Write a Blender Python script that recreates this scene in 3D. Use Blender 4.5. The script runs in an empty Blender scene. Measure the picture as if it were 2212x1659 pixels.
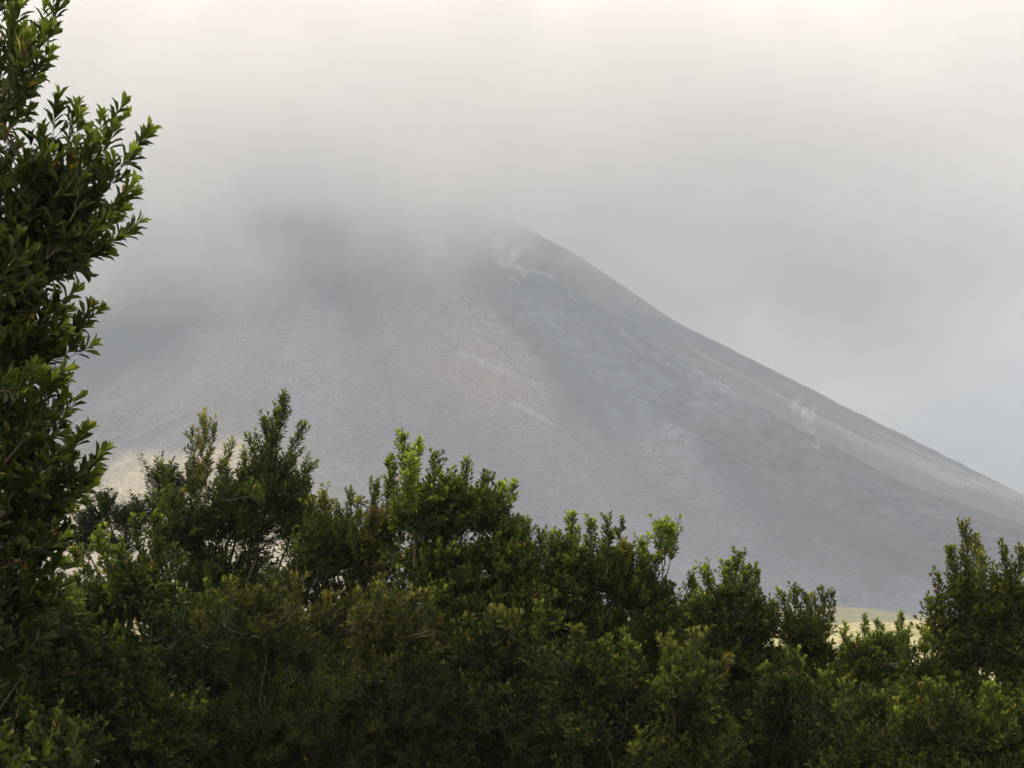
import bpy, math
import numpy as np
from mathutils import Vector
SC = bpy.context.scene
COL = SC.collection
R = math.radians

# ------------------------------------------------------------------ camera
F = 3508.0                      # focal length in photograph units (2212 wide)
PITCH = math.atan(620.5 / F)
CAM = np.array([0.0, 0.0, 1.7])
cam = bpy.data.objects.new('camera', bpy.data.cameras.new('camera'))
COL.objects.link(cam)
cam.location = CAM
cam.rotation_euler = (math.pi / 2 + PITCH, 0, 0)
cam.data.sensor_width = 36
cam.data.lens = 36 * F / 2212
cam.data.clip_end = 20000
cam.data.clip_start = 0.1
SC.camera = cam

# ------------------------------------------------------------------ world
SUN_EL, SUN_AZ = R(48), R(-50)          # azimuth from +Y towards +X
world = bpy.data.worlds.new('World'); SC.world = world
world.use_nodes = True
nt = world.node_tree; nt.nodes.clear()
def N(t, nt_, **kw):
    n = nt_.nodes.new(t)
    for k, v in kw.items():
        if k.startswith('i_'):
            n.inputs[k[2:].replace('_', ' ')].default_value = v
        else:
            setattr(n, k, v)
    return n
def L(a, b, nt_): nt_.links.new(a, b)
def math_n(nt_, op, a, b=None, c=None, clamp=False):
    n = nt_.nodes.new('ShaderNodeMath'); n.operation = op; n.use_clamp = clamp
    for i, v in enumerate((a, b, c)):
        if v is None: continue
        if isinstance(v, (int, float)): n.inputs[i].default_value = v
        else: nt_.links.new(v, n.inputs[i])
    return n.outputs[0]
def maprange(nt_, v, a, b, c=0.0, d=1.0, kind='SMOOTHSTEP'):
    n = nt_.nodes.new('ShaderNodeMapRange'); n.interpolation_type = kind
    nt_.links.new(v, n.inputs['Value'])
    for k, x in zip(('From Min', 'From Max', 'To Min', 'To Max'), (a, b, c, d)): n.inputs[k].default_value = x
    return n.outputs[0]
def mixc(nt_, f, a, b, mode='MIX'):
    n = nt_.nodes.new('ShaderNodeMix'); n.data_type = 'RGBA'; n.blend_type = mode
    if isinstance(f, (int, float)): n.inputs[0].default_value = f
    else: nt_.links.new(f, n.inputs[0])
    for i, v in ((6, a), (7, b)):
        if isinstance(v, tuple): n.inputs[i].default_value = (*v, 1) if len(v) == 3 else v
        else: nt_.links.new(v, n.inputs[i])
    return n.outputs[2]
sky = N('ShaderNodeTexSky', nt, sky_type='NISHITA', sun_disc=False, sun_elevation=SUN_EL, sun_rotation=SUN_AZ)
tc = N('ShaderNodeTexCoord', nt)
sep = N('ShaderNodeSeparateXYZ', nt); L(tc.outputs['Generated'], sep.inputs[0], nt)
dx, dy, dz = sep.outputs
# a closed deck of cloud: dull low down, brighter and warmer towards the sun
nz = N('ShaderNodeTexNoise', nt, i_Scale=2.6, i_Detail=4.0, i_Roughness=0.5); L(tc.outputs['Generated'], nz.inputs['Vector'], nt)
wob = math_n(nt, 'MULTIPLY_ADD', nz.outputs[0], 0.26, -0.13)
h = math_n(nt, 'ADD', dz, wob)
up = maprange(nt, h, 0.08, 0.50)
left = maprange(nt, math_n(nt, 'ADD', dx, wob), 0.12, -0.30)
c0 = mixc(nt, up, (1.45, 1.5, 1.55), (10.6, 9.5, 8.5))
c1 = mixc(nt, math_n(nt, 'MULTIPLY', left, 0.8), c0, (18.0, 14.9, 9.6))
thick = math_n(nt, 'ABSOLUTE', math_n(nt, 'MULTIPLY_ADD', wob, 1.2, math_n(nt, 'ADD', dx, .10)))   # the deck is heaviest over the summit
c1 = mixc(nt, maprange(nt, thick, 0.0, .20, .42, 0), c1, (4.3, 4.5, 4.8))
c2 = mixc(nt, 0.94, sky.outputs[0], c1)
bg = N('ShaderNodeBackground', nt, i_Strength=0.11); L(c2, bg.inputs[0], nt)
wo = N('ShaderNodeOutputWorld', nt); L(bg.outputs[0], wo.inputs[0], nt)

sun = bpy.data.objects.new('sun', bpy.data.lights.new('sun', 'SUN')); COL.objects.link(sun)
sun.data.energy = 1.6; sun.data.angle = R(10); sun.data.color = (1, .94, .84)
sd = Vector((math.sin(SUN_AZ) * math.cos(SUN_EL), math.cos(SUN_AZ) * math.cos(SUN_EL), math.sin(SUN_EL)))
sun.rotation_euler = sd.to_track_quat('Z', 'Y').to_euler()
sun.location = sd * 50
SC.view_settings.view_transform = 'Standard'; SC.view_settings.look = 'None'
SC.view_settings.exposure = 0.64; SC.view_settings.gamma = 1
cy = SC.cycles
cy.max_bounces = 10; cy.diffuse_bounces = 3; cy.glossy_bounces = 2; cy.transmission_bounces = 4
cy.volume_bounces = 8; cy.transparent_max_bounces = 8
cy.use_adaptive_sampling = False
cy.use_denoising = True; cy.denoiser = 'OPENIMAGEDENOISE'; cy.denoising_input_passes = 'RGB_ALBEDO_NORMAL'; cy.denoising_prefilter = 'ACCURATE'
cy.volume_step_rate = 0.6; cy.volume_max_steps = 256

# ------------------------------------------------------------------ helpers
def ray(px, py):
    u = (px - 1106) / F; v = (829.5 - py) / F
    return np.array([u, math.cos(PITCH) - v * math.sin(PITCH), math.sin(PITCH) + v * math.cos(PITCH)])
def at(px, py, Y):
    d = ray(px, py); return CAM + d * (Y / d[1])
def tag(o, label=None, cat=None, group=None, kind=None):
    if label: o['label'] = label
    if cat: o['category'] = cat
    if group: o['group'] = group
    if kind: o['kind'] = kind
    return o
def sstep(x, a, b):
    t = np.clip((x - a) / (b - a), 0, 1); return t * t * (3 - 2 * t)
def vnoise(x, y, seed=0):
    xi = np.floor(x).astype(np.int64); yi = np.floor(y).astype(np.int64)
    fx = x - xi; fy = y - yi; fx = fx * fx * (3 - 2 * fx); fy = fy * fy * (3 - 2 * fy)
    def hsh(a, b):
        n = (a * 374761393 + b * 668265263 + seed * 1442695041) & 0xffffffff
        n = ((n ^ (n >> 13)) * 1274126177) & 0xffffffff
        return ((n ^ (n >> 16)) & 0xffff) / 65535.0
    return (hsh(xi, yi) * (1 - fx) + hsh(xi + 1, yi) * fx) * (1 - fy) + (hsh(xi, yi + 1) * (1 - fx) + hsh(xi + 1, yi + 1) * fx) * fy
def fbm(x, y, o=4, seed=0, g=0.5):
    s = 0; a = 1; t = 0
    for i in range(o):
        s = s + a * (vnoise(x * 2 ** i + 17.3 * i, y * 2 ** i - 9.1 * i, seed + i) * 2 - 1); t += a; a *= g
    return s / t
def mesh_np(name, V, quads, mat, parent=None, colour=None, smooth=True, tris=None):
    me = bpy.data.meshes.new(name)
    V = np.asarray(V, np.float32); nq = 0 if quads is None else len(quads); ntr = 0 if tris is None else len(tris)
    me.vertices.add(len(V)); me.vertices.foreach_set('co', V.ravel())
    idx = []; tot = []
    if nq: idx.append(np.asarray(quads, np.int32).ravel()); tot.append(np.full(nq, 4, np.int32))
    if ntr: idx.append(np.asarray(tris, np.int32).ravel()); tot.append(np.full(ntr, 3, np.int32))
    idx = np.concatenate(idx); tot = np.concatenate(tot)
    me.loops.add(len(idx)); me.loops.foreach_set('vertex_index', idx)
    me.polygons.add(len(tot)); st = np.concatenate([[0], np.cumsum(tot)[:-1]]).astype(np.int32)
    me.polygons.foreach_set('loop_start', st); me.polygons.foreach_set('loop_total', tot)
    me.polygons.foreach_set('use_smooth', np.full(len(tot), smooth))
    if colour is not None:
        c = me.color_attributes.new('tone', 'FLOAT_COLOR', 'POINT')
        cc = np.ones((len(V), 4), np.float32); cc[:, :3] = colour
        c.data.foreach_set('color', cc.ravel())
    me.update(calc_edges=True); me.validate()
    me.materials.append(mat)
    o = bpy.data.objects.new(name, me); COL.objects.link(o)
    if parent is not None: o.parent = parent
    return o
def grid_quads(n, m, wrap=False):
    i = np.arange(n - 1)[:, None]; j = np.arange(m if wrap else m - 1)[None, :]
    j2 = (j + 1) % m
    a = i * m + j; b = i * m + j2; c = (i + 1) * m + j2; d = (i + 1) * m + j
    return np.stack([a, b, c, d], -1).reshape(-1, 4)
def material(name):
    m = bpy.data.materials.new(name); m.use_nodes = True
    m.node_tree.nodes.clear()
    return m, m.node_tree

# ------------------------------------------------------------------ volcano
D = 2600.0; AZ0 = R(-6.05)
AX = np.array([D * math.sin(AZ0), D * math.cos(AZ0)])
PR = np.array([0, 100, 177, 269, 330, 420, 494, 567, 673, 811, 909, 1041, 1151, 1314, 1506, 2000, 2300.])
PH = np.array([891.3, 831.3, 773.9, 712.5, 675.5, 620.3, 563, 505.6, 444.7, 367.3, 317.8, 241.4, 177.6, 105.7, 38.6, 16, 0.])
_rr = np.linspace(0, 2300, 2301); _hh = np.interp(_rr, PR, PH)
_k = np.ones(61) / 61; _hs = np.convolve(np.pad(_hh, 30, mode='edge'), _k, 'valid'); _hs[:60] = _hh[:60] * (1 - np.arange(60) / 60) + _hs[:60] * np.arange(60) / 60
def prof(r): return np.interp(r, _rr, _hs)
def to_cone(X, Y):
    dxy = np.stack([X - AX[0], Y - AX[1]], -1)
    f = -AX / D; rt = np.array([-f[1], f[0]])          # towards the camera, and its right-hand side seen from the camera
    a = dxy @ f; b = dxy @ rt
    return np.arctan2(b, a), np.hypot(a, b)
def hit(px, py):
    d = ray(px, py); t = np.linspace(500, 3000, 5001); P = CAM[None] + (d / np.hypot(d[0], d[1]))[None] * t[:, None]
    th, r = to_cone(P[:, 0], P[:, 1]); g = P[:, 2] < prof(r)
    i = int(np.argmax(g)) if g.any() else int(np.argmin(P[:, 2] - prof(r)))
    return P[i], th[i], r[i]
if to_cone(np.array([100.]), np.array([1500.]))[0][0] < 0:
    _tc = to_cone
    def to_cone(X, Y):
        t, r = _tc(X, Y); return -t, r
NR, NT = 640, 1000
RMAX = 2120.0
rr = RMAX * np.linspace(0.004, 1, NR) ** 0.95
u = np.linspace(-1, 1, NT); th = u * R(128)
TT, RR = np.meshgrid(th, rr)
f = -AX / D; rt = np.array([-f[1], f[0]])
_s = 1.0
P0 = np.array([AX[0] + 500 * rt[0], AX[1] + 500 * rt[1]])
if to_cone(np.array([P0[0]]), np.array([P0[1]]))[0][0] < 0: _s = -1.0
X = AX[0] + RR * (np.cos(TT) * f[0] + _s * np.sin(TT) * rt[0])
Y = AX[1] + RR * (np.cos(TT) * f[1] + _s * np.sin(TT) * rt[1])
# the blocky lava flow whose far edge hides part of the smooth flank
CREST = [(1185, 592), (1330, 672), (1500, 775), (1620, 848), (1720, 906), (1830, 966), (1930, 1016), (2020, 1056), (2120, 1092), (2230, 1132), (2400, 1200), (2600, 1275)]
LOBE_H = 26.0
CREST = [(p[0], p[1] + 44) for p in CREST]
ch = [hit(*p) for p in CREST]
cr = np.array([c[2] for c in ch]); ct = np.array([c[1] for c in ch]); so = np.argsort(cr)
def relief(T_, R_, X_, Y_, wob=None):
    """height of the cone with its lava flow and its second, lower shoulder"""
    z = prof(R_)
    z2 = prof(np.hypot(X_ + 900, Y_ - 2780) * .95 + 60) * (1 - sstep(R_, 1300, 1750))
    z = .5 * (z + z2 + np.sqrt((z - z2) ** 2 + 60 ** 2)) - 30 * np.exp(-np.minimum(z, z2).clip(0) / 50)
    z = np.where(R_ > 1700, prof(R_) + (z - prof(R_)) * (1 - sstep(R_, 1700, 1900)), z)
    arc = (np.interp(R_, cr[so], ct[so]) - T_) * R_            # metres to the near side of the crest
    if wob is not None: arc = arc + wob
    grow = sstep(R_, cr.min() - 40, cr.min() + 160) * (1 - sstep(R_, 1500, 1850))
    lobe = sstep(arc, -26, 4) * (1 - 0.9 * sstep(arc, 50, 420))
    return z + LOBE_H * lobe * grow, arc, grow
_base_hit = hit
def hit(px, py):
    d = ray(px, py); t = np.linspace(500, 3000, 5001); P = CAM[None] + (d / np.hypot(d[0], d[1]))[None] * t[:, None]
    th_, r_ = to_cone(P[:, 0], P[:, 1]); zz_ = relief(th_, r_, P[:, 0], P[:, 1])[0]; g = P[:, 2] < zz_
    i = int(np.argmax(g)) if g.any() else int(np.argmin(P[:, 2] - zz_))
    return P[i], th_[i], r_[i]
wob = 14 * fbm(RR / 60, RR / 200, 3, 5) + 5 * fbm(RR / 12, TT * 20, 2, 7)
Z, arc, grow = relief(TT, RR, X, Y, wob)
Z_PLAIN = Z.copy()
rough = sstep(arc, -15, 25) * (1 - sstep(arc + 60 * fbm(RR / 90, TT * 8, 3, 97), 90, 330)) * grow
AR = TT * 900
radial = fbm(AR / 55 + 0.3 * fbm(AR / 200, RR / 200, 2, 3), RR / 900, 2, 11)
base_n = fbm(AR / 120, RR / 160, 5, 21)
mid_n = fbm(AR / 16, RR / 26, 3, 31)
fine_n = fbm(AR / 6.5, RR / 7.5, 2, 41)
ton = 1 - 2 * np.abs(fbm(AR / 42 + .5 * fbm(AR / 250, RR / 500, 3, 13), RR / 1500, 3, 12, .5))
ton2 = 1 - 2 * np.abs(fbm(AR / 15 + .4 * fbm(AR / 120, RR / 300, 3, 14), RR / 800, 3, 15, .5))
clod = fbm(AR / 11, RR / 13, 3, 33)
Z = Z + (ton * 3 + ton2 * (.5 + 1.2 * rough)) * sstep(RR, 300, 800) * (1 - sstep(RR, 1500, 1800)) + clod * (.1 + 4.6 * rough + 1.8 * sstep(-arc, 5, 40))
Z = Z + radial * 6 * sstep(RR, 60, 500) + base_n * 2 + mid_n * (0.2 + 1.6 * rough) + fine_n * (0.3 + 3.2 * rough)
# eroded gullies on the low left spur
lg = sstep(TT, R(-4), R(-16)) * sstep(RR, 900, 1150) * (1 - sstep(RR, 1600, 1900))
Z = Z + lg * 12 * (1 - np.abs(fbm(AR / 34 + RR / 80, RR / 260, 3, 51)) * 2.4)
Z = Z * (1 - sstep(RR, 1850, RMAX)) - 2.5 * sstep(RR, 1850, RMAX)

# surface cover with some light and shade painted in, laid out on the flank in world X and Z
VX, VZ = X, Z_PLAIN
def wp(p): q = hit(*p)[0]; return np.array([q[0], q[2]])
wX = VX + 16 * fbm(VX / 70, VZ / 50, 4, 61) ; wZ = VZ + 14 * fbm(VX / 60 + 9, VZ / 60, 4, 62)
def seg(a, b, w0, w1, soft):
    A = wp(a); B = wp(b); d = B - A; t = np.clip(((wX - A[0]) * d[0] + (wZ - A[1]) * d[1]) / (d @ d), 0, 1)
    dist = np.hypot(wX - A[0] - t * d[0], wZ - A[1] - t * d[1]); w = w0 + (w1 - w0) * t
    return 1 - sstep(dist, w - soft, w + soft)
def path(pts, w, soft):
    m = 0
    for i in range(len(pts) - 1):
        wa = w[i] if isinstance(w, (list, tuple)) else w; wb = w[i + 1] if isinstance(w, (list, tuple)) else w
        m = np.maximum(m, seg(pts[i], pts[i + 1], wa, wb, soft))
    return m
def poly(pts, soft):
    Q = np.array([wp(p) for p in pts]); n = len(Q); ins = np.zeros(wX.shape, bool); dm = np.full(wX.shape, 1e9)
    for i in range(n):
        A, B = Q[i], Q[(i + 1) % n]; d = B - A
        t = np.clip(((wX - A[0]) * d[0] + (wZ - A[1]) * d[1]) / (d @ d + 1e-9), 0, 1)
        dm = np.minimum(dm, np.hypot(wX - A[0] - t * d[0], wZ - A[1] - t * d[1]))
        c = ((A[1] > wZ) != (B[1] > wZ)); xx = A[0] + (wZ - A[1]) / (B[1] - A[1] + 1e-9) * d[0]
        ins ^= c & (wX < xx)
    return sstep(np.where(ins, dm, -dm), -soft, soft)
C = np.zeros(X.shape + (3,)); C[:] = (.108, .108, .122)
def lay(m, col, k=1.0):
    global C
    m = (m * k)[..., None]; C = C * (1 - m) + np.array(col) * m
front = np.cos(TT) > 0.0
DARK = (.040, .044, .056); LITE = (.138, .142, .144); BROWN = (.190, .134, .100); SAND = (.36, .335, .30)  # broad patches of the first three mix rock colour with painted light and shade
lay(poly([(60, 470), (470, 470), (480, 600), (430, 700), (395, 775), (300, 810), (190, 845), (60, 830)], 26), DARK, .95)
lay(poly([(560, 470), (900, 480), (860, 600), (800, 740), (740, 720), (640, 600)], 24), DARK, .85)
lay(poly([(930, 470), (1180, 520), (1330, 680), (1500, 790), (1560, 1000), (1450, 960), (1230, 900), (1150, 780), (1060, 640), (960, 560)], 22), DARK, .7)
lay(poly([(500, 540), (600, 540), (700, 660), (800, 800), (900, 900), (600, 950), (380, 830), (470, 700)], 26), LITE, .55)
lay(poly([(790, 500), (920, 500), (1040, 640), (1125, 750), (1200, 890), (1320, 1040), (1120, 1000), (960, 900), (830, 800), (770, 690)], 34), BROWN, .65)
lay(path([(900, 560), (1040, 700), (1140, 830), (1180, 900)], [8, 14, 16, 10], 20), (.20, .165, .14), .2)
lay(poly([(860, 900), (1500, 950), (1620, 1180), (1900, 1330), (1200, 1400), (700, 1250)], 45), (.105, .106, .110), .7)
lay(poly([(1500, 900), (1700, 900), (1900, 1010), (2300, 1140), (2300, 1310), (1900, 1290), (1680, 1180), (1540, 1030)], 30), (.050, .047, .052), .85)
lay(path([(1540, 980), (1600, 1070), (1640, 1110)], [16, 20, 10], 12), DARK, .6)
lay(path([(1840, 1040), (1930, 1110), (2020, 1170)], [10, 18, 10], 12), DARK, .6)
back = sstep(-arc, 5, 30) * sstep(RR, 620, 800)
lay(back, (.150, .142, .132), .8)
lay(path([(1480, 745), (1600, 812), (1700, 862), (1850, 942), (2000, 1012), (2120, 1055), (2230, 1088)], [3, 7, 9, 14, 16, 14, 10], 9) * (.6 + .4 * sstep(fbm(AR / 9, RR / 120, 3, 95), -.3, .2)), SAND, .65)
lay(path([(1880, 930), (2050, 1010), (2220, 1075)], [2, 5, 6], 4), SAND, .5)
lay(path([(1320, 700), (1400, 770), (1440, 800)], 2, 4), SAND, .18)
lay(path([(1090, 888), (1140, 910), (1195, 935)], 2, 3.5), SAND, .55)
lay(path([(1000, 770), (1070, 800), (1150, 830)], 2, 4), SAND, .35)
lay(path([(1090, 570), (1150, 585), (1178, 605)], 1.6, 4.5), (.65, .65, .6), .65)
lay(path([(1098, 600), (1122, 615)], 1.6, 3), (.6, .6, .56), .6)
lay(path([(1215, 625), (1240, 655)], 1, 5), (.6, .6, .56), .2)
lay(path([(1735, 905), (1760, 925), (1770, 965)], [3, 2, 1], 3), (.5, .48, .44), .4)
# the low left spur: brown above, pale yellow weathered rock below
lay(poly([(300, 880), (460, 830), (620, 930), (800, 1000), (1100, 1130), (800, 1250), (500, 1000), (300, 960), (120, 1080), (60, 1000)], 16), (.150, .125, .11), .8)
YEL = (.50, .38, .22)
lay(poly([(60, 1040), (200, 1010), (330, 985), (420, 975), (520, 955), (640, 1010), (700, 1160), (800, 1330), (600, 1440), (-200, 1440), (-200, 1050)], 12), YEL, .75)
gul = sstep(fbm(AR / 20 + RR / 60, RR / 200, 4, 71), 0.02, .4)
lay(lg * gul, (.13, .11, .10), .85)
for q in [[(380, 895), (250, 970), (140, 1050)], [(395, 775), (280, 850)], [(420, 900), (330, 955), (230, 1030)]]:
    lay(path(q, [3, 6, 5][:len(q)], 4), (.085, .08, .085), .6)
dark_n = sstep(fbm(AR / 40, RR / 90, 4, 81), -.1, .5)[..., None]
C = C * (0.97 + 0.05 * dark_n)
C = C * (1 + (.10 + .3 * rough) * np.clip(mid_n, -1, 1) + 0.35 * np.clip(fine_n, -1, 1) * (0.3 + rough))[..., None] * (1 + .22 * radial + .20 * np.clip(ton, -1, 1) * sstep(RR, 350, 800) + (.10 + .28 * rough) * np.clip(ton2, -1, 1) * sstep(RR, 350, 800) + .85 * clod * (.04 + rough))[..., None]
# stripes of ash lying across the pale fan
rip = np.sin(VZ / 1.25 + 9 * fbm(VX / 80, VZ / 120, 3, 91)) * poly([(500, 560), (640, 560), (800, 800), (560, 880)], 20)
C = C * (1 + 0.07 * rip)[..., None]

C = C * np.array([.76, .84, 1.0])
m, t = material('volcanic_slope')
at_n = N('ShaderNodeAttribute', t, attribute_name='tone'); ge = N('ShaderNodeNewGeometry', t)
n1 = N('ShaderNodeTexNoise', t, i_Scale=0.30, i_Detail=5.0, i_Roughness=0.75); L(ge.outputs['Position'], n1.inputs['Vector'], t)
n2 = N('ShaderNodeTexNoise', t, i_Scale=0.05, i_Detail=4.0, i_Roughness=0.6); L(ge.outputs['Position'], n2.inputs['Vector'], t)
v1 = N('ShaderNodeTexVoronoi', t, i_Scale=0.16); L(ge.outputs['Position'], v1.inputs['Vector'], t)
g = maprange(t, n1.outputs[0], .36, .64, .55, 1.45, 'LINEAR')
g2 = maprange(t, n2.outputs[0], .3, .7, .94, 1.06, 'LINEAR')
sp = maprange(t, v1.outputs['Distance'], 0.0, 0.16, 2.6, 1.0, 'LINEAR')
gg = math_n(t, 'MULTIPLY', math_n(t, 'MULTIPLY', g, g2), sp)
cc = N('ShaderNodeVectorMath', t, operation='SCALE'); L(at_n.outputs['Color'], cc.inputs[0], t); L(gg, cc.inputs['Scale'], t)
bs = N('ShaderNodeBsdfPrincipled', t, i_Roughness=0.95); bs.inputs['Specular IOR Level'].default_value = .1
L(cc.outputs[0], bs.inputs['Base Color'], t)
bp = N('ShaderNodeBump', t, i_Strength=.8, i_Distance=1.8); L(n1.outputs[0], bp.inputs['Height'], t); L(bp.outputs[0], bs.inputs['Normal'], t)
o = N('ShaderNodeOutputMaterial', t); L(bs.outputs[0], o.inputs[0], t)
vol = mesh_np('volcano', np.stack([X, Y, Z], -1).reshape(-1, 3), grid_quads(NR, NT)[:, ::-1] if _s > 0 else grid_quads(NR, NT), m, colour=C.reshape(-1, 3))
tag(vol, kind='structure')

# ------------------------------------------------------------------ ground and gravel banks
def ground_h(x, y):
    return 0.25 * fbm(x / 9, y / 9, 3, 101) - 0.1 + 2.0 * sstep(y, 60, 600) * fbm(x / 120, y / 120, 3, 103)
gx = np.concatenate([np.linspace(-2500, -60, 60), np.linspace(-58, 58, 160), np.linspace(60, 2500, 60)])
gy = np.concatenate([np.linspace(-180, -8, 14), np.linspace(-6, 60, 150), np.geomspace(62, 4300, 90)])
GX, GY = np.meshgrid(gx, gy)
m, t = material('grassy_ground')
ge = N('ShaderNodeNewGeometry', t); sp_ = N('ShaderNodeSeparateXYZ', t); L(ge.outputs['Position'], sp_.inputs[0], t)
n1 = N('ShaderNodeTexNoise', t, i_Scale=1.3, i_Detail=8.0, i_Roughness=0.7); L(ge.outputs['Position'], n1.inputs['Vector'], t)
far = maprange(t, sp_.outputs[1], 90, 150)
ca = mixc(t, n1.outputs[0], (.018, .028, .010), (.05, .06, .02))
cb = mixc(t, n1.outputs[0], (.22, .21, .15), (.36, .33, .24))
bs = N('ShaderNodeBsdfPrincipled', t, i_Roughness=0.95); L(mixc(t, far, ca, cb), bs.inputs['Base Color'], t)
bp = N('ShaderNodeBump', t, i_Strength=.8, i_Distance=.15); L(n1.outputs[0], bp.inputs['Height'], t); L(bp.outputs[0], bs.inputs['Normal'], t)
o = N('ShaderNodeOutputMaterial', t); L(bs.outputs[0], o.inputs[0], t)
tag(mesh_np('ground', np.stack([GX, GY, ground_h(GX, GY)], -1).reshape(-1, 3), grid_quads(*GX.shape), m), kind='structure')

def bank(name, y0, y1, ycrest, top_px, cols, seed, rough_h, scale):
    bx = np.linspace(-0.5 * ycrest - 40, 0.5 * ycrest + 40, 620); by = np.linspace(y0, y1, 150)
    BX, BY = np.meshgrid(bx, by)
    px = 1106 + BX / ycrest * F
    tops = np.interp(px, [p[0] for p in top_px], [p[1] for p in top_px])
    hz = 1.7 + ycrest * (math.sin(PITCH) + (829.5 - tops) / F * math.cos(PITCH)) / (math.cos(PITCH) - (829.5 - tops) / F * math.sin(PITCH))
    prof_ = np.where(BY < ycrest, sstep(BY, y0, ycrest), 1 - sstep(BY, ycrest, y1))
    BZ = hz * prof_ + rough_h * prof_ * (fbm(BX / scale, BY / scale, 5, seed) + .5 * fbm(BX / scale * 6, BY / scale * 6, 3, seed + 3)) - 1.2 * (1 - prof_)
    m, t = material(name)
    ge = N('ShaderNodeNewGeometry', t)
    mp = N('ShaderNodeMapping', t); mp.inputs['Scale'].default_value = (1, 1, 2.2); L(ge.outputs['Position'], mp.inputs[0], t)
    n1 = N('ShaderNodeTexNoise', t, i_Scale=2.2, i_Detail=6.0, i_Roughness=0.7); L(mp.outputs[0], n1.inputs['Vector'], t)
    n2 = N('ShaderNodeTexNoise', t, i_Scale=0.35, i_Detail=5.0, i_Roughness=0.65); L(mp.outputs[0], n2.inputs['Vector'], t)
    f1 = maprange(t, n1.outputs[0], .38, .62); f2 = maprange(t, n2.outputs[0], .35, .68)
    c = mixc(t, f2, mixc(t, f1, cols[0], cols[1]), mixc(t, f1, cols[1], cols[2]))
    bs = N('ShaderNodeBsdfPrincipled', t, i_Roughness=0.95); L(c, bs.inputs['Base Color'], t)
    bp = N('ShaderNodeBump', t, i_Strength=1.0, i_Distance=.5); L(n1.outputs[0], bp.inputs['Height'], t); L(bp.outputs[0], bs.inputs['Normal'], t)
    o = N('ShaderNodeOutputMaterial', t); L(bs.outputs[0], o.inputs[0], t)
    return tag(mesh_np(name, np.stack([BX, BY, BZ], -1).reshape(-1, 3), grid_quads(*BX.shape), m), kind='structure')
bank('gravel_bank', 150, 420, 260, [(-400, 1250), (100, 1262), (300, 1285), (700, 1360), (1300, 1375), (1780, 1352), (1830, 1345), (1900, 1350), (1960, 1342), (2050, 1358), (2300, 1365), (2800, 1380)],
     [(.16, .15, .07), (.42, .40, .20), (.58, .55, .31)], 201, .8, 22)
bank('scrub_terrace', 430, 760, 560, [(-400, 1300), (400, 1320), (1200, 1335), (1780, 1308), (1850, 1310), (1950, 1322), (2100, 1332), (2800, 1345)],
     [(.12, .13, .08), (.20, .20, .13), (.26, .25, .18)], 211, 2.0, 60)

# ------------------------------------------------------------------ foliage
m, t = material('leaf')
at_n = N('ShaderNodeAttribute', t, attribute_name='tone')
bs = N('ShaderNodeBsdfPrincipled', t, i_Roughness=0.5); L(at_n.outputs['Color'], bs.inputs['Base Color'], t)
bs.inputs['Specular IOR Level'].default_value = .28
tr = N('ShaderNodeBsdfTranslucent', t)
tcx = mixc(t, 1.0, at_n.outputs['Color'], (1.5, 1.6, .55), 'MULTIPLY'); L(tcx, tr.inputs[0], t)
ms = N('ShaderNodeMixShader', t); ms.inputs[0].default_value = .22
L(bs.outputs[0], ms.inputs[1], t); L(tr.outputs[0], ms.inputs[2], t)
o = N('ShaderNodeOutputMaterial', t); L(ms.outputs[0], o.inputs[0], t)
LEAF = m
m, t = material('bark')
ge = N('ShaderNodeNewGeometry', t)
n1 = N('ShaderNodeTexNoise', t, i_Scale=25.0, i_Detail=5.0); L(ge.outputs['Position'], n1.inputs['Vector'], t)
bs = N('ShaderNodeBsdfPrincipled', t, i_Roughness=0.85); L(mixc(t, n1.outputs[0], (.035, .025, .017), (.10, .078, .056)), bs.inputs['Base Color'], t)
o = N('ShaderNodeOutputMaterial', t); L(bs.outputs[0], o.inputs[0], t)
BARK = m

# leaf outline: x across, y along, z curl; one side then the other, folded on the midrib
def leaf_shape(kind):
    if kind == 'broad':
        v = np.array([[0, 0, 0], [-.62, .40, .10], [0, .42, 0], [.62, .40, .10], [-.88, .74, .08], [0, .75, -.02], [.88, .74, .08], [0, 1, -.08]])
    elif kind == 'lance':
        v = np.array([[0, 0, 0], [-.8, .30, .07], [0, .32, 0], [.8, .30, .07], [-.75, .62, .05], [0, .64, -.04], [.75, .62, .05], [0, 1, -.14]])
    else:
        v = np.array([[0, 0, 0], [-.9, .45, .05], [0, .45, 0], [.9, .45, .05], [-.6, .75, .04], [0, .75, 0], [.6, .75, .04], [0, 1, -.05]])
    return v
LQ = np.array([[1, 4, 5, 2], [2, 5, 6, 3]]); LT = np.array([[0, 1, 2], [0, 2, 3], [4, 7, 5], [5, 7, 6]])
def norm(a): return a / (np.linalg.norm(a, axis=-1, keepdims=True) + 1e-9)
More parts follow.
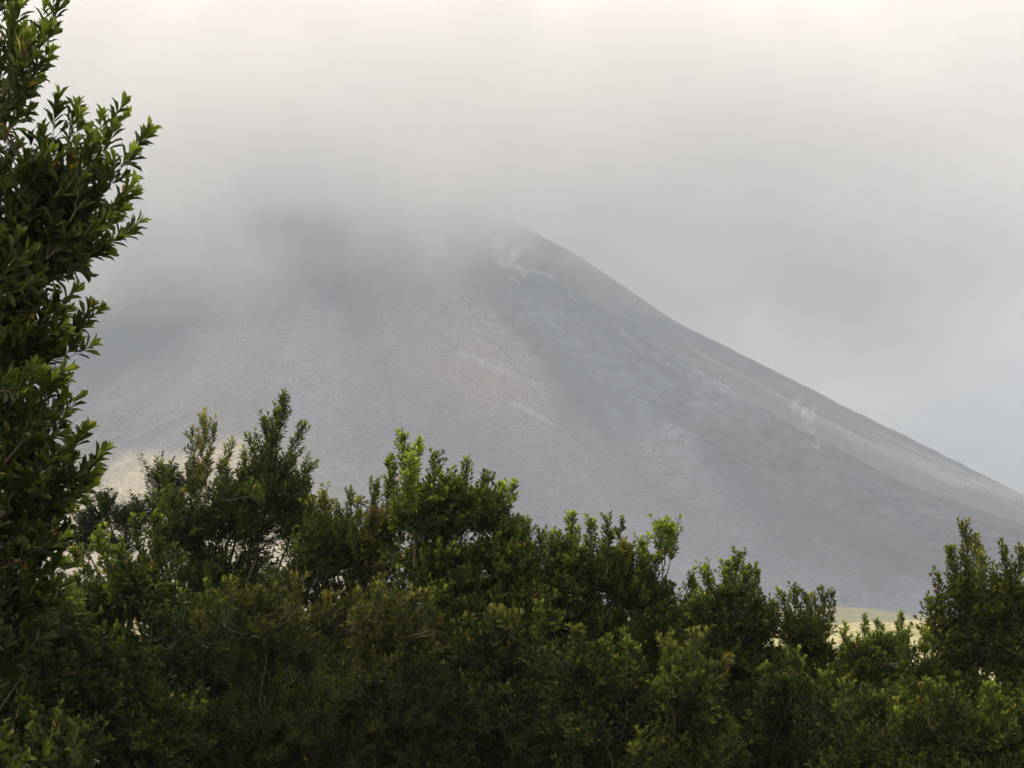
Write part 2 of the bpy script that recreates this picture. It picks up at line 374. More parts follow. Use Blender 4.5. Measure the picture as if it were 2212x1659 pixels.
class Foliage:
    def __init__(s): s.p = []; s.d = []; s.n = []; s.l = []; s.w = []; s.c = []
    def add(s, p, d, n, l, w, c):
        s.p.append(p); s.d.append(d); s.n.append(n); s.l.append(l); s.w.append(w); s.c.append(c)
    def build(s, name, parent, origin, kind):
        p = np.concatenate(s.p) - origin; d = norm(np.concatenate(s.d)); n = np.concatenate(s.n)
        l = np.concatenate(s.l); w = np.concatenate(s.w); c = np.concatenate(s.c)
        side = norm(np.cross(d, n)); n = np.cross(side, d)
        S = leaf_shape(kind); k = len(S)
        V = p[:, None] + side[:, None] * (S[None, :, 0:1] * w[:, None, None]) + d[:, None] * (S[None, :, 1:2] * l[:, None, None]) + n[:, None] * (S[None, :, 2:3] * l[:, None, None])
        b = np.arange(len(p))[:, None, None] * k
        return mesh_np(name, V.reshape(-1, 3), (LQ[None] + b).reshape(-1, 4), LEAF, parent, colour=np.repeat(c, k, 0), smooth=False, tris=(LT[None] + b).reshape(-1, 3))
class Wood:
    def __init__(s): s.V = []; s.Q = []; s.n = 0
    def tube(s, P, r, sides=5):
        P = np.asarray(P, float); m_ = len(P); T = norm(np.gradient(P, axis=0))
        a = norm(np.cross(T, np.array([.31, .87, .12])[None])); b = np.cross(T, a)
        an = np.arange(sides) / sides * 2 * np.pi
        V = P[:, None] + np.asarray(r)[:, None, None] * (np.cos(an)[None, :, None] * a[:, None] + np.sin(an)[None, :, None] * b[:, None])
        s.V.append(V.reshape(-1, 3)); s.Q.append(grid_quads(m_, sides, True) + s.n); s.n += m_ * sides
    def build(s, name, parent, origin):
        return mesh_np(name, np.concatenate(s.V) - origin, np.concatenate(s.Q), BARK, parent)
def curve(a, b, rng, n=7, sag=.12):
    a = np.asarray(a, float); b = np.asarray(b, float); t = np.linspace(0, 1, n)[:, None]; ln = np.linalg.norm(b - a)
    off = rng.normal(size=3) * ln * sag * .6; off[2] -= ln * sag * .5
    w = rng.normal(size=(n, 3)) * ln * .012; w[0] = w[-1] = 0
    return a + (b - a) * t + off * (4 * t * (1 - t)) * .5 + w

PAL = {   # mature leaf, second mature leaf, new growth
    'deep':  ((.024, .040, .009), (.046, .072, .015), (.21, .26, .032)),
    'mid':   ((.030, .050, .009), (.060, .092, .015), (.27, .34, .036)),
    'olive': ((.033, .046, .010), (.060, .076, .015), (.24, .25, .036)),
    'rusty': ((.030, .042, .010), (.054, .066, .015), (.21, .21, .040)),
    'blue':  ((.028, .050, .017), (.048, .082, .026), (.13, .20, .042)),
    'bright': ((.045, .085, .014), (.075, .13, .020), (.25, .33, .050)),
}
def tree(name, label, cat, Y, base_px, pal, leaf_px, sprays, lobes, seed, kind='broad', asp=.30, dens=1.0, tip=.5, zmin=0.12, lean=(0, 0), group=None, trunk_r=.05, depth=1.0, stems=1, skirt=True, shown=0, spray_d=1.0, tone=1.0):
    rng = np.random.default_rng(seed)
    s = Y / F; LL = leaf_px * 1.26 * s
    fo = Foliage(); wd = Wood()
    bx = (base_px - 1106) * s
    origin = np.array([bx, Y, float(ground_h(np.array([bx]), np.array([Y]))[0])])
    pc = [np.array(c) for c in PAL[pal]]
    up = np.array([0, 0, 1.0])
    starts, dirs, lens, fresh, anchors, tint, hue = [], [], [], [], [], [], []
    cents = []
    lowest = max(l[1] for l in lobes)
    if skirt:                      # the crown goes on down to near the ground
        ground_px = 1450 + 1.5 / s
        lx = [l[0] for l in lobes]; hw_ = (max(lx) - min(lx)) / 2 + np.mean([l[2] for l in lobes]) * 1.05; mx = (max(lx) + min(lx)) / 2
        hh = (ground_px - lowest) / 2
        if hh > 25: lobes = list(lobes) + [(mx + j * hw_ * .5, lowest + hh * 1.05, hw_ * .62, hh * 1.1) for j in (-1, 1)]
    for lb in lobes:
        px, py, rx, ry = lb[:4]
        c = at(px, py, Y); rx *= s; ry *= s; rz = (rx * ry) ** .5 * depth
        c[1] += rng.normal() * rz * .3
        cents.append(c)
        ls = LL * 3.0
        per = 9
        nb = max(6, int(15 * dens * rx * ry / ls ** 2)); n = nb * per
        v = norm(rng.normal(size=(nb, 3))); v[:, 1] = np.where(rng.random(nb) < .3, -np.abs(v[:, 1]), v[:, 1])
        # boughs: little domes of shoots, with hollows between them
        lump = 1 + .15 * np.sin(v[:, 0] * 5 + seed) * np.sin(v[:, 2] * 6 + seed * 2) + .12 * rng.normal(size=nb)
        rad = rng.random(nb) ** .42 * lump
        pb = c + v * rad[:, None] * np.array([rx, rz, ry]) * .86
        db = norm(v * np.array([.8, .8, .4]) + up * .8 + rng.normal(size=(nb, 3)) * .22 + np.array([lean[0], 0, 0]))
        bsz = ls * rng.uniform(.7, 1.25, nb)
        fr_b = np.clip(rng.random(nb) * .5 + .55 * rad * (v[:, 2] * .6 + .45), 0, 1)
        of = rng.normal(size=(nb, per, 3)); of -= (of * db[:, None]).sum(-1, keepdims=True) * db[:, None]
        of = norm(of) * (rng.random((nb, per, 1)) ** .5)
        d = norm(db[:, None] + of * .62 + rng.normal(size=(nb, per, 3)) * .08)
        p = pb[:, None] + of * (bsz * .34)[:, None, None] - db[:, None] * (bsz * .5)[:, None, None] * (1 + .25 * np.linalg.norm(of, axis=-1, keepdims=True))
        starts.append(p.reshape(-1, 3)); dirs.append(d.reshape(-1, 3)); lens.append((bsz[:, None] * rng.uniform(.65, 1.0, (nb, per))).ravel()); fresh.append(np.repeat(fr_b, per) * rng.uniform(.7, 1, n))
        anchors.append(np.repeat(c[None], n, 0)); tint.append(np.full(n, lb[4] if len(lb) > 4 else 0.0)); hue.append(np.repeat(rng.normal(size=nb), per))
    for sp in sprays:
        (ax, ay), (tx, ty), hw = sp[:3]; bare = sp[3] if len(sp) > 3 else 0.0; tn = sp[4] if len(sp) > 4 else 0.0
        jy = rng.normal() * .25 * depth * (1 if Y < 14 else 1.6)
        A = at(ax, ay, Y + jy); B = at(tx, ty, Y + jy + rng.normal() * .1)
        hwm = hw * s * 1.3; ln = np.linalg.norm(B - A)
        P = curve(A, B - norm(B - A) * LL * .9, rng, 9, .10)
        wd.tube(P, np.linspace(.010, .0028, 9) * (Y / 20) ** .3, 4)
        n = max(6, int(ln / (LL * .20) * spray_d * (1 - bare) * (hw / (leaf_px * 2.6)) ** 1.2))
        tt = bare + (1 - bare) * (np.arange(n) + rng.random(n)) / n
        tt = np.clip(tt, 0, .985)
        ii = tt * 8; i0 = ii.astype(int); fr = (ii - i0)[:, None]
        p = P[i0] * (1 - fr) + P[np.minimum(i0 + 1, 8)] * fr
        ax_ = norm(B - A); az = rng.random(n) * 2 * np.pi
        e1 = norm(np.cross(ax_, [.2, .9, .1])); e2 = np.cross(ax_, e1)
        o_ = np.cos(az)[:, None] * e1 + np.sin(az)[:, None] * e2
        sl = np.maximum(hwm * (.55 + 1.0 * tt - .55 * np.clip(tt - .75, 0, 1) / .25) * rng.uniform(.35, 1.15, n), LL * 1.1)
        d = norm(ax_ * .85 + o_ * (.80 * (1 - .5 * tt))[:, None] + up * .3)
        starts.append(p); dirs.append(d); lens.append(sl); fresh.append(.35 + .65 * tt); anchors.append(p * 1.0); tint.append(np.full(n, tn)); hue.append(np.full(n, rng.normal() * .7 + .5))
        # the leader's own tip
        starts.append(P[-1:]); dirs.append(norm(ax_ + up * .2)[None]); lens.append(np.array([LL * 1.2])); fresh.append(np.array([1.0])); anchors.append(P[-1:]); tint.append(np.array([tn])); hue.append(np.array([.6]))
        if cents:
            k = min(cents, key=lambda c: np.linalg.norm(c - A))
            wd.tube(curve(k, A, rng, 6, .05), np.linspace(.008, .006, 6) * (Y / 20) ** .3, 4)
    S0 = np.concatenate(starts); D0 = np.concatenate(dirs); L0 = np.concatenate(lens); F0 = np.concatenate(fresh); A0 = np.concatenate(anchors); T0 = np.concatenate(tint); H0 = np.concatenate(hue)
    keep = S0[:, 2] > origin[2] + zmin
    S0, D0, L0, F0, A0, T0, H0 = (q[keep] for q in (S0, D0, L0, F0, A0, T0, H0))
    n = len(S0)
    # twigs
    m3 = 3
    tt = np.linspace(0, 1, m3)
    bend = norm(rng.normal(size=(n, 3))) * .10
    e1 = norm(np.cross(D0, np.array([.3, .8, .2]))); e2 = np.cross(D0, e1)
    def along(tv): return S0 + D0 * (L0 * tv)[:, None] + bend * (L0 * tv * tv)[:, None]
    tw = .0022 * (Y / 15) ** .6
    an = np.arange(3) / 3 * 2 * np.pi
    V = []
    for q in tt:
        c = along(q); rr_ = tw * (1.3 - .8 * q)
        V.append(np.stack([c + rr_ * (math.cos(a) * e1 + math.sin(a) * e2) for a in an], 1))
    V = np.stack(V, 1).reshape(-1, 3); Q = (grid_quads(m3, 3, True)[None] + np.arange(n)[:, None, None] * (m3 * 3)).reshape(-1, 4)
    wd.V.append(V); wd.Q.append(Q + wd.n); wd.n += len(V)
    # connecting twigs back towards the limb
    dist = np.linalg.norm(S0 - A0, axis=1)
    sel = np.where(dist > LL)[0]
    if len(sel) > 260: sel = rng.choice(sel, 260, replace=False)
    for i in sel: wd.tube(curve(A0[i], S0[i], rng, 5, .18), np.linspace(.007, .0025, 5) * (Y / 20) ** .5, 3)
    # leaves along each shoot, then a rosette at its end
    cnt = 15 if kind != 'pinnate' else 22
    ga = 2.39996
    twig_hue = .45 * rng.normal(size=n) + .85 * H0
    for k in range(cnt):
        if kind == 'pinnate':
            q = .12 + .88 * (k // 2) / (cnt / 2); sgn = 1 if k % 2 else -1
            sidev = norm(np.cross(D0, up)) * sgn
            d = norm(sidev + D0 * .55 + rng.normal(size=(n, 3)) * .12)
            p = along(np.full(n, q)); nn = norm(up + rng.normal(size=(n, 3)) * .25)
            l = LL * .62 * (1.1 - .5 * abs(q - .45)) * rng.uniform(.8, 1.15, n); nw = np.full(n, .0)
        else:
            end = k >= cnt - 6
            q = 1.0 if end else .10 + .85 * k / (cnt - 6)
            a = k * ga + rng.random(n) * .9 + twig_hue * 2
            spl = rng.uniform(.25, .62, n) if end else rng.uniform(.55, 1.05, n)
            o_ = np.cos(a)[:, None] * e1 + np.sin(a)[:, None] * e2
            d = norm(D0 * np.cos(spl)[:, None] + o_ * np.sin(spl)[:, None] + up * .12 + rng.normal(size=(n, 3)) * .08)
            p = along(np.full(n, q)) + rng.normal(size=(n, 3)) * LL * .02
            nn = norm(D0 * 1.0 - o_ * .25 + rng.normal(size=(n, 3)) * .25)
            l = LL * (rng.uniform(.62, 1.0, n) if end else rng.uniform(.75, 1.12, n))
            nw = np.full(n, 1.0 if end else max(0, (k - 3) / cnt))
        mixm = np.clip(rng.random(n) * .8 + .15 * twig_hue, 0, 1)[:, None]
        c = pc[0] * (1 - mixm) + pc[1] * mixm
        yg = np.clip((F0 ** 2.2) * nw * (rng.random(n) * .6 + .4) * (.7 + tip) * np.clip(.75 + .45 * twig_hue, 0, 1.3), 0, 1)[:, None]
        c = c * (1 - yg) + pc[2] * yg
        tnt = (T0 * np.clip(nw * 1.1, 0, 1) * np.clip(.6 + .5 * twig_hue, 0, 1))[:, None]
        c = c * (1 - np.abs(tnt)) + np.where(tnt > 0, np.array([.25, .18, .05]), np.array([.32, .37, .07])) * np.abs(tnt)
        odd = rng.random(n) < .012
        c = np.where(odd[:, None], np.array([.30, .22, .04]), c)
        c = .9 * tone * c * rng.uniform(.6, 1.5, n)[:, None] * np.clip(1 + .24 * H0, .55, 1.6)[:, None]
        kp = rng.random(n) < (.93 if k > 2 else .7)
        w = l * asp * .5 * rng.uniform(.8, 1.15, n)
        fo.add(p[kp], d[kp], nn[kp], l[kp], w[kp], c[kp])
    # trunk and limbs
    low = min((c for c in cents), key=lambda c: c[2]) if cents else origin + up
    for si in range(stems):
        b = origin + np.array([(si - (stems - 1) / 2) * .22, rng.normal() * .05, -.05])
        fork = origin * .35 + low * .65 + np.array([rng.normal() * .12, rng.normal() * .12, 0]); fork[2] = max(origin[2] + .35, min(low[2], origin[2] + .5 * (low[2] - origin[2]) + .2))
        P = curve(b, fork, rng, 8, .06); wd.tube(P, np.linspace(trunk_r * 1.25, trunk_r * .85, 8), 8)
        for c in cents[si::stems]:
            wd.tube(curve(fork, c, rng, 10, .14), np.linspace(trunk_r * .7, trunk_r * .26, 10), 6)
    for k in range(shown):            # thin stems on the outside, facing the path
        c = cents[k % len(cents)]; q = c + np.array([rng.normal() * .25, -rng.uniform(.2, .5), rng.uniform(.0, .35)])
        b = np.array([bx + rng.normal() * .35, Y - rng.uniform(.2, .5), origin[2] - .03])
        wd.tube(curve(b, q, rng, 10, .22), np.linspace(.013, .004, 10), 5)
    root = bpy.data.objects.new(name, None); COL.objects.link(root); root.location = origin; root.empty_display_size = .3
    tag(root, label, cat, group)
    fo.build('crown', root, origin, 'pinnate' if kind == 'pinnate' else kind)
    wd.build('trunk', root, origin)
    return sum(len(x) for x in fo.p)

G = 'evergreen shrubs standing in a row across the slope'
nl = 0
nl += tree('tree', 'tall near tree with large glossy leaves reaching above every shrub, cut off by the frame', 'tree', 10.0, -420, 'deep', 33,
    [((-60, 150), (35, -20), 38), ((-90, 110), (10, -10), 40), ((-10, 190), (42, 35), 22), ((10, 300), (128, 20), 48), ((-40, 300), (60, 100), 55), ((-60, 380), (20, 90), 60), ((-30, 280), (95, 130), 40), ((0, 250), (110, 75), 30), ((-50, 350), (75, 190), 55),
     ((60, 430), (128, 232), 48), ((120, 440), (160, 250), 30), ((120, 470), (256, 242), 44), ((150, 470), (245, 300), 40), ((130, 490), (310, 294), 26), ((160, 490), (270, 350), 36), ((100, 560), (275, 412), 52), ((150, 480), (190, 320), 50), ((120, 520), (255, 450), 40),
     ((40, 640), (290, 498), 46), ((0, 640), (215, 545), 36), ((100, 560), (230, 470), 45), ((-40, 730), (120, 600), 46), ((0, 600), (160, 500), 55), ((-10, 420), (30, 330), 50), ((40, 430), (100, 350), 50),
     ((10, 790), (202, 692), 42), ((0, 760), (150, 650), 44), ((20, 800), (182, 765), 30), ((-30, 740), (60, 630), 50), ((-20, 790), (120, 720), 48), ((-60, 860), (130, 815), 24, .25),
     ((10, 1000), (110, 842), 44), ((30, 1000), (158, 880), 40), ((20, 1020), (60, 850), 50), ((-30, 960), (20, 850), 50), ((60, 1090), (182, 945), 32), ((70, 1100), (214, 990), 30), ((50, 1100), (190, 1040), 40), ((40, 1120), (150, 1080), 40), ((20, 1180), (135, 1120), 40), ((0, 1230), (125, 1180), 40), ((0, 1280), (120, 1235), 40)],
    [(90, 410, 80, 60), (110, 510, 80, 45), (10, 480, 60, 80), (10, 600, 65, 70), (30, 720, 65, 50), (20, 930, 65, 65), (50, 1050, 75, 60), (30, 1170, 70, 60), (10, 1290, 85, 80), (-20, 1420, 100, 110), (-100, 800, 80, 200)],
    1, 'broad', .36, .12, spray_d=.6, tip=.3, trunk_r=.11, depth=.9)
nl += tree('shrub', 'tall shrub with narrow leaves and two plumed shoots leaning beside the feathery tree', 'shrub', 22.0, 520, 'deep', 12.5,
    [((430, 1080), (440, 908), 30, .1, .6), ((425, 1080), (415, 930), 16), ((445, 1080), (465, 925), 16, .2, .6), ((470, 1060), (500, 958), 18), ((560, 1070), (614, 855), 26, .1, .3), ((575, 1050), (600, 890), 26), ((600, 1040), (656, 922), 24), ((560, 1100), (540, 950), 26), ((560, 1080), (575, 910), 28), ((620, 1100), (668, 1008), 32), ((590, 1060), (635, 990), 26), ((380, 1110), (352, 1012), 28), ((480, 1080), (490, 1010), 22), ((520, 1080), (530, 985), 22)],
    [(500, 1120, 150, 75), (600, 1070, 70, 75), (540, 1060, 50, 60), (650, 1110, 50, 80), (390, 1150, 70, 85), (520, 1270, 180, 110), (500, 1400, 170, 110)], 2, 'lance', .24, .95, lean=(.25, 0), group=G, stems=2)
nl += tree('feathery_tree', 'pale blue green tree with lacy fern-like leaves in flat layers', 'tree', 29.0, 300, 'blue', 16,
    [], [(225, 1085, 55, 16), (195, 1120, 42, 14), (265, 1120, 50, 16), (305, 1100, 35, 20), (180, 1160, 26, 12), (350, 1030, 40, 26), (415, 1035, 45, 24), (520, 1040, 60, 30), (350, 1080, 50, 25), (250, 1175, 35, 14)], 3, 'pinnate', .42, .7, skirt=False, tip=.2, trunk_r=.045)
nl += tree('shrub', 'dark low shrub with upright leaf rosettes between the near tree and the plumed shrub', 'shrub', 17.5, 230, 'deep', 14,
    [((260, 1290), (210, 1160), 30), ((300, 1260), (290, 1125), 22), ((230, 1300), (160, 1195), 28), ((300, 1280), (255, 1195), 30), ((200, 1320), (165, 1250), 30), ((330, 1250), (335, 1120), 26)],
    [(270, 1290, 95, 65), (170, 1340, 110, 75), (330, 1260, 70, 80), (240, 1450, 150, 110)], 4, 'broad', .34, .9, group=G)
nl += tree('shrub', 'shrub with golden brown flower heads beside the tallest central shrub', 'shrub', 21.0, 755, 'olive', 11,
    [((705, 1200), (698, 1075), 32), ((760, 1190), (757, 1062), 20), ((765, 1190), (775, 1080), 18), ((800, 1180), (812, 1050), 28), ((830, 1180), (838, 1060), 18), ((735, 1200), (732, 1098), 22), ((790, 1210), (808, 1110), 34, 0, .9), ((670, 1180), (672, 1090), 26)],
    [(740, 1180, 90, 65), (690, 1180, 45, 60), (830, 1160, 35, 60), (800, 1220, 55, 80, .6), (670, 1240, 60, 90), (770, 1330, 120, 90, .3), (740, 1440, 130, 100)], 5, 'lance', .30, 1.0, group=G)
nl += tree('shrub', 'tallest central shrub with a forked leafy top and bright green tips', 'shrub', 20.0, 985, 'mid', 12,
    [((890, 1110), (868, 938), 22), ((890, 1100), (905, 955), 24), ((860, 1110), (845, 992), 14), ((850, 1120), (838, 1000), 15), ((920, 1080), (942, 988), 26), ((880, 1110), (890, 1000), 30), ((1000, 1110), (1012, 998), 20), ((1010, 1120), (1045, 1032), 26), ((980, 1110), (990, 1040), 28), ((1050, 1140), (1088, 1048), 28, 0, -.3), ((1085, 1150), (1112, 1046), 20, .55, -.9), ((1120, 1210), (1138, 1128), 20), ((950, 1110), (960, 1040), 30), ((1160, 1240), (1170, 1160), 22)],
    [(960, 1100, 90, 70), (1050, 1110, 75, 60), (900, 1120, 50, 60), (1110, 1180, 50, 60), (970, 1230, 150, 85), (1100, 1220, 75, 70), (960, 1340, 160, 95), (1110, 1330, 110, 90)], 6, 'broad', .34, 1.0, tip=.75, group=G, stems=2)
nl += tree('shrub', 'broad shrub with one round tuft held high on a bare stem', 'shrub', 20.5, 1310, 'mid', 11,
    [((1190, 1260), (1190, 1160), 22), ((1240, 1240), (1238, 1118), 26), ((1270, 1230), (1278, 1132), 22), ((1310, 1240), (1312, 1130), 24), ((1335, 1240), (1342, 1125), 14), ((1345, 1250), (1352, 1180), 22, 0, .7), ((1385, 1260), (1385, 1172), 26), ((1432, 1280), (1425, 1132), 30, .45), ((1432, 1270), (1455, 1142), 28, .5), ((1437, 1220), (1440, 1145), 26, .2), ((1478, 1300), (1495, 1238), 14, .3, -.8), ((1410, 1290), (1415, 1210), 26), ((1300, 1250), (1300, 1180), 28)],
    [(1290, 1235, 90, 55), (1220, 1220, 50, 60), (1350, 1240, 60, 60), (1200, 1280, 80, 60), (1390, 1290, 75, 60), (1450, 1350, 75, 60), (1290, 1370, 150, 90), (1210, 1440, 130, 90), (1400, 1440, 120, 90)], 7, 'broad', .34, 1.0, tip=.7, group=G, stems=2)
nl += tree('shrub', 'dark dense conical shrub with three rounded knobs on top', 'shrub', 19.5, 1590, 'deep', 11,
    [((1510, 1330), (1490, 1262), 20), ((1535, 1330), (1528, 1232), 26), ((1585, 1320), (1570, 1225), 28), ((1590, 1310), (1595, 1205), 28), ((1630, 1330), (1632, 1238), 22), ((1605, 1320), (1612, 1235), 26), ((1650, 1380), (1660, 1310), 24)],
    [(1585, 1310, 60, 50), (1520, 1330, 40, 45), (1640, 1340, 35, 50), (1590, 1370, 90, 65), (1600, 1420, 100, 75), (1520, 1400, 55, 80), (1590, 1520, 130, 100)], 8, 'broad', .36, 1.05, tip=.55, group=G)
nl += tree('shrub', 'short olive shrub just to the near side of the pale gravel gap, twin tufted tops', 'shrub', 22.5, 1740, 'olive', 10.5,
    [((1700, 1370), (1695, 1290), 24), ((1715, 1370), (1718, 1272), 18), ((1750, 1370), (1745, 1295), 26), ((1780, 1370), (1775, 1272), 14), ((1790, 1370), (1797, 1282), 12), ((1765, 1370), (1762, 1300), 20), ((1680, 1370), (1672, 1310), 24)],
    [(1735, 1370, 58, 50), (1760, 1420, 50, 50), (1725, 1460, 75, 60), (1700, 1540, 90, 80)], 9, 'broad', .32, 1.0, group=G)
nl += tree('shrub', 'lowest thin topped shrub in front of the pale gravel bank', 'shrub', 21.5, 1890, 'mid', 10,
    [((1830, 1440), (1825, 1352), 13), ((1872, 1430), (1868, 1340), 15), ((1905, 1430), (1898, 1345), 11), ((1945, 1430), (1947, 1330), 14), ((1958, 1440), (1965, 1362), 10), ((1850, 1440), (1850, 1385), 16), ((1920, 1440), (1920, 1375), 18), ((1885, 1440), (1885, 1380), 18)],
    [(1880, 1435, 72, 42), (1900, 1400, 40, 30), (1840, 1420, 30, 35), (1945, 1400, 22, 45), (1870, 1520, 110, 70), (1935, 1480, 45, 50), (1810, 1480, 50, 60), (1960, 1540, 60, 60)], 10, 'lance', .34, .95, group=G)
nl += tree('shrub', 'tall tapering shrub with yellow green tips rising past the end of the gravel bank', 'shrub', 19.0, 2120, 'olive', 12,
    [((2088, 1290), (2085, 1138), 24, 0, .4), ((2095, 1280), (2108, 1170), 22), ((2065, 1300), (2055, 1190), 22), ((2125, 1290), (2122, 1200), 20), ((2172, 1300), (2168, 1185), 20), ((2190, 1300), (2208, 1192), 24), ((2040, 1340), (2028, 1252), 22), ((2020, 1400), (2012, 1300), 22), ((2150, 1300), (2145, 1240), 24), ((2240, 1280), (2235, 1190), 30), ((2000, 1430), (1995, 1370), 18)],
    [(2092, 1290, 50, 60), (2060, 1370, 60, 50), (2180, 1310, 60, 70), (2140, 1350, 60, 60),  (2100, 1410, 90, 65), (2200, 1440, 90, 80), (2070, 1500, 100, 65), (2000, 1470, 45, 55), (2180, 1560, 140, 90), (2270, 1350, 60, 120)], 11, 'broad', .34, 1.0, tip=.6, group=G, stems=2)
# nearer, lower shrubs
G2 = 'low shrubs in front of the tall row'
rows = [
    ('dark green low bush under the overhanging near tree', 14.0, 60, 'deep', 'broad', .36, [(60, 1420, 120, 90), (40, 1560, 150, 110)], 15),
    ('dark bluish bush with small leaves below the rosette shrub', 16.0, 300, 'blue', 'broad', .36, [(300, 1440, 120, 90), (280, 1570, 160, 110)], 13),
    ('brownish twiggy bush with pale forked stems showing', 15.5, 590, 'rusty', 'lance', .24, [(570, 1410, 130, 100, .15), (600, 1550, 170, 110)], 13),
    ('olive brown bush with russet flower heads below the golden brown shrub', 16.0, 840, 'rusty', 'lance', .26, [(850, 1400, 110, 80, .4), (830, 1530, 140, 110, .1)], 12),
    ('deep green bush with dark hollows under the tallest central shrub', 16.5, 1060, 'deep', 'broad', .34, [(1070, 1450, 120, 90), (1060, 1580, 140, 100)], 12),
    ('green bush under the high round tuft', 16.0, 1290, 'deep', 'broad', .34, [(1270, 1500, 110, 75), (1290, 1600, 140, 90)], 12),
    ('bush with yellow green tip clusters below the conical shrub', 15.5, 1480, 'olive', 'lance', .32, [(1470, 1500, 90, 70, -.4), (1480, 1600, 120, 90, .15)], 12),
    ('dark bush in the hollow beneath the twin tufted shrub', 16.5, 1680, 'deep', 'broad', .34, [(1680, 1560, 110, 70), (1680, 1630, 120, 80)], 12),
    ('olive bush below the lowest thin topped shrub', 16.0, 1860, 'olive', 'lance', .32, [(1850, 1600, 110, 70), (1860, 1660, 130, 80)], 12),
    ('dark green bush at the foot of the tall tapering shrub', 15.5, 2090, 'mid', 'broad', .34, [(2050, 1610, 120, 70), (2150, 1640, 130, 90)], 12)]
rows += [
    ('mid green bush filling the gap behind the brownish twiggy bush', 18.5, 450, 'mid', 'broad', .34, [(440, 1400, 120, 90), (450, 1520, 150, 100)], 12),
    ('olive bush behind the russet topped bush', 18.0, 720, 'olive', 'lance', .30, [(710, 1420, 120, 90), (720, 1540, 150, 100)], 12),
    ('green bush between the tallest central shrub and the broad tufted shrub', 18.5, 1170, 'mid', 'broad', .34, [(1170, 1390, 110, 90), (1170, 1520, 150, 100)], 11.5),
    ('dark green bush at the near foot of the conical shrub', 17.5, 1560, 'deep', 'broad', .34, [(1560, 1500, 100, 70), (1580, 1590, 150, 90)], 12),
    ('mid green bush below the pale gravel gap', 18.0, 1960, 'mid', 'broad', .34, [(1960, 1570, 100, 60), (1960, 1630, 150, 70)], 12)]
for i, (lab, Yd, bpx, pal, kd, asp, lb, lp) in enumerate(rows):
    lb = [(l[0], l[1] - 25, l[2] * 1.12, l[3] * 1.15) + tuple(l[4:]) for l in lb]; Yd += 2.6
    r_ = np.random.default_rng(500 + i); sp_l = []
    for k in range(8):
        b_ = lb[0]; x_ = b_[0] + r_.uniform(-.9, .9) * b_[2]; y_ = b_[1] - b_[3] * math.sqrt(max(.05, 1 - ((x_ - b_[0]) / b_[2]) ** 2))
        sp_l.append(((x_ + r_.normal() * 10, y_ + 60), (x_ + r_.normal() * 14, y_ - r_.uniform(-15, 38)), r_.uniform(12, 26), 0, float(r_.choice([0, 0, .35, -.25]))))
    nl += tree('bush', lab, 'bush', Yd, bpx, pal, lp * 1.12, sp_l, lb, 30 + i, kd, asp, .72, shown=2, tip=.15, tone=.88, group=G2, zmin=.05, trunk_r=.035, stems=3 if 'forked' in lab else 1)  # tone puts the shade low in the thicket into the leaf colour
open('/tmp/leaves','w').write(str(nl))

# ------------------------------------------------------------------ cloud on the summit, steam, and the air
def vol_mat(name, colour, aniso=0.0):
    m, t = material(name)
    pv = N('ShaderNodeVolumePrincipled', t); pv.inputs['Color'].default_value = (*colour, 1)
    pv.inputs['Density Attribute'].default_value = ''; pv.inputs['Anisotropy'].default_value = aniso
    o = N('ShaderNodeOutputMaterial', t); L(pv.outputs[0], o.inputs['Volume'], t)
    return m, t, pv
def box_mesh(name, lo, hi, m):
    x0, y0, z0 = lo; x1, y1, z1 = hi
    V = [(x, y, z) for z in (z0, z1) for y in (y0, y1) for x in (x0, x1)]
    Qd = [(0, 2, 3, 1), (4, 5, 7, 6), (0, 1, 5, 4), (2, 6, 7, 3), (0, 4, 6, 2), (1, 3, 7, 5)]
    return mesh_np(name, V, Qd, m, smooth=False)
m, t, pv = vol_mat('cloud', (.960, .957, .973))
ge = N('ShaderNodeNewGeometry', t); sx = N('ShaderNodeSeparateXYZ', t); L(ge.outputs['Position'], sx.inputs[0], t)
nz = N('ShaderNodeTexNoise', t, i_Scale=0.0042, i_Detail=3.0, i_Roughness=0.55); L(ge.outputs['Position'], nz.inputs['Vector'], t)
zz = math_n(t, 'MULTIPLY_ADD', math_n(t, 'SUBTRACT', nz.outputs[0],   .5), 360.0, sx.outputs[2])
# the cloud base is lower on the far side of the cone's shoulder than over its near flank
zz = math_n(t, 'MULTIPLY_ADD', math_n(t, 'MAXIMUM', math_n(t, 'SUBTRACT', 60.0, sx.outputs[0]), 0.0), 0.27, zz)
zz = math_n(t, 'MULTIPLY_ADD', math_n(t, 'MAXIMUM', math_n(t, 'ADD', sx.outputs[0], -60.0), 0.0), 0.12, zz)
den = math_n(t, 'MULTIPLY', maprange(t, zz, 470, 770, 0, .0066), maprange(t, sx.outputs[2], 860, 1035, 1, 0))
ex = maprange(t, math_n(t, 'ABSOLUTE', math_n(t, 'ADD', sx.outputs[0], 350.0)), 850, 1300, 1, 0)
np2 = N('ShaderNodeTexNoise', t, i_Scale=0.0065, i_Detail=4.0, i_Roughness=0.6); L(ge.outputs['Position'], np2.inputs['Vector'], t)
den = math_n(t, 'MULTIPLY', den, maprange(t, np2.outputs[0], .34, .62, .2, 1.8))
L(math_n(t, 'MULTIPLY', den, ex), pv.inputs['Density'], t)
cl = box_mesh('summit_cloud', (-1700, 1750, 240), (1050, 3050, 1040), m)
tag(cl, 'pale grey cloud wrapped round the hidden summit of the volcano', 'cloud', kind='stuff')

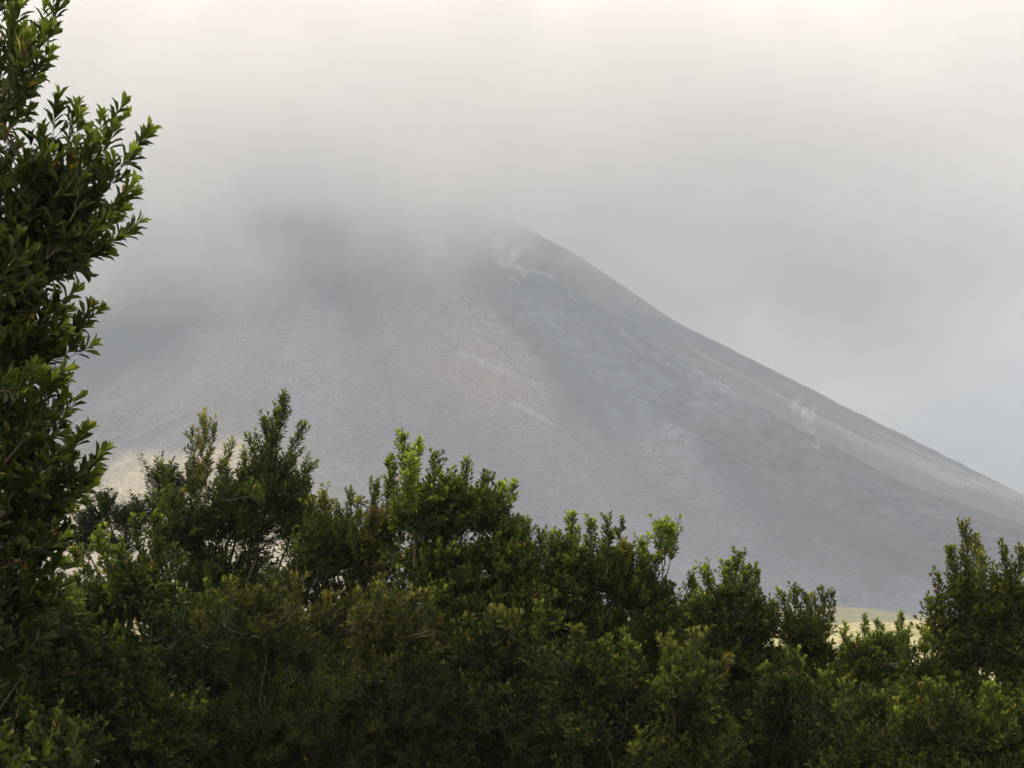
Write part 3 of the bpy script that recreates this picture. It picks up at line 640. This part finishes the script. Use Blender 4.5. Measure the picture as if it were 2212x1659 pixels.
def steam(label, px, py, w, h, lean, dens, seed):
    q = hit(px, py)[0]; rng = np.random.default_rng(seed)
    na, nb_ = 14, 24
    ph = np.linspace(0, np.pi, na)[:, None]; la = (np.arange(nb_) / nb_ * 2 * np.pi)[None]
    zz_ = (1 - np.cos(ph)) / 2; rad = np.sin(ph) ** .8 * (.55 + .6 * zz_) * w * (1 + .18 * np.sin(3 * la + 5 * zz_ + seed) + .1 * np.sin(7 * la - 9 * zz_))
    V = np.stack([rad * np.cos(la) + lean * zz_ * h, rad * np.sin(la) * .8 + 0 * zz_, zz_ * h + 0 * la], -1)
    m, t, pv = vol_mat('steam', (.97, .97, .98))
    tc_ = N('ShaderNodeTexCoord', t); n_ = N('ShaderNodeTexNoise', t, i_Scale=.055, i_Detail=3.0, i_Roughness=.6); L(tc_.outputs['Object'], n_.inputs['Vector'], t)
    s_ = N('ShaderNodeSeparateXYZ', t); L(tc_.outputs['Generated'], s_.inputs[0], t)
    def bell(o_): return maprange(t, math_n(t, 'ABSOLUTE', math_n(t, 'SUBTRACT', o_, .5)), .08, .5, 1, 0)
    e = math_n(t, 'MULTIPLY', bell(s_.outputs[0]), bell(s_.outputs[1]))
    fade = maprange(t, s_.outputs[2], .0, 1.0, 1, 0)
    dn = math_n(t, 'MULTIPLY', math_n(t, 'MULTIPLY', maprange(t, n_.outputs[0], .43, .70), dens), math_n(t, 'MULTIPLY', e, fade))
    L(dn, pv.inputs['Density'], t)
    o_ = mesh_np('steam_plume', V.reshape(-1, 3), grid_quads(na, nb_, True), m)
    o_.location = (q[0], q[1] - w * .5, q[2] - h * .08)
    tag(o_, label, 'steam', kind='stuff')
steam('white steam drifting up from the bright crescent of deposits high on the flank', 1130, 600, 50, 100, -.4, .045, 1)
steam('small puff of white steam on the edge of the lava flow', 1745, 915, 20, 36, -.3, .2, 2)

m, t, pv = vol_mat('haze', (.675, .776, .954))
pv.inputs['Density'].default_value = .00025
hz = box_mesh('haze', (-2650, -220, -8), (2650, 4400, 1050), m)
tag(hz, 'thin blue grey haze filling the air', 'haze', kind='stuff')
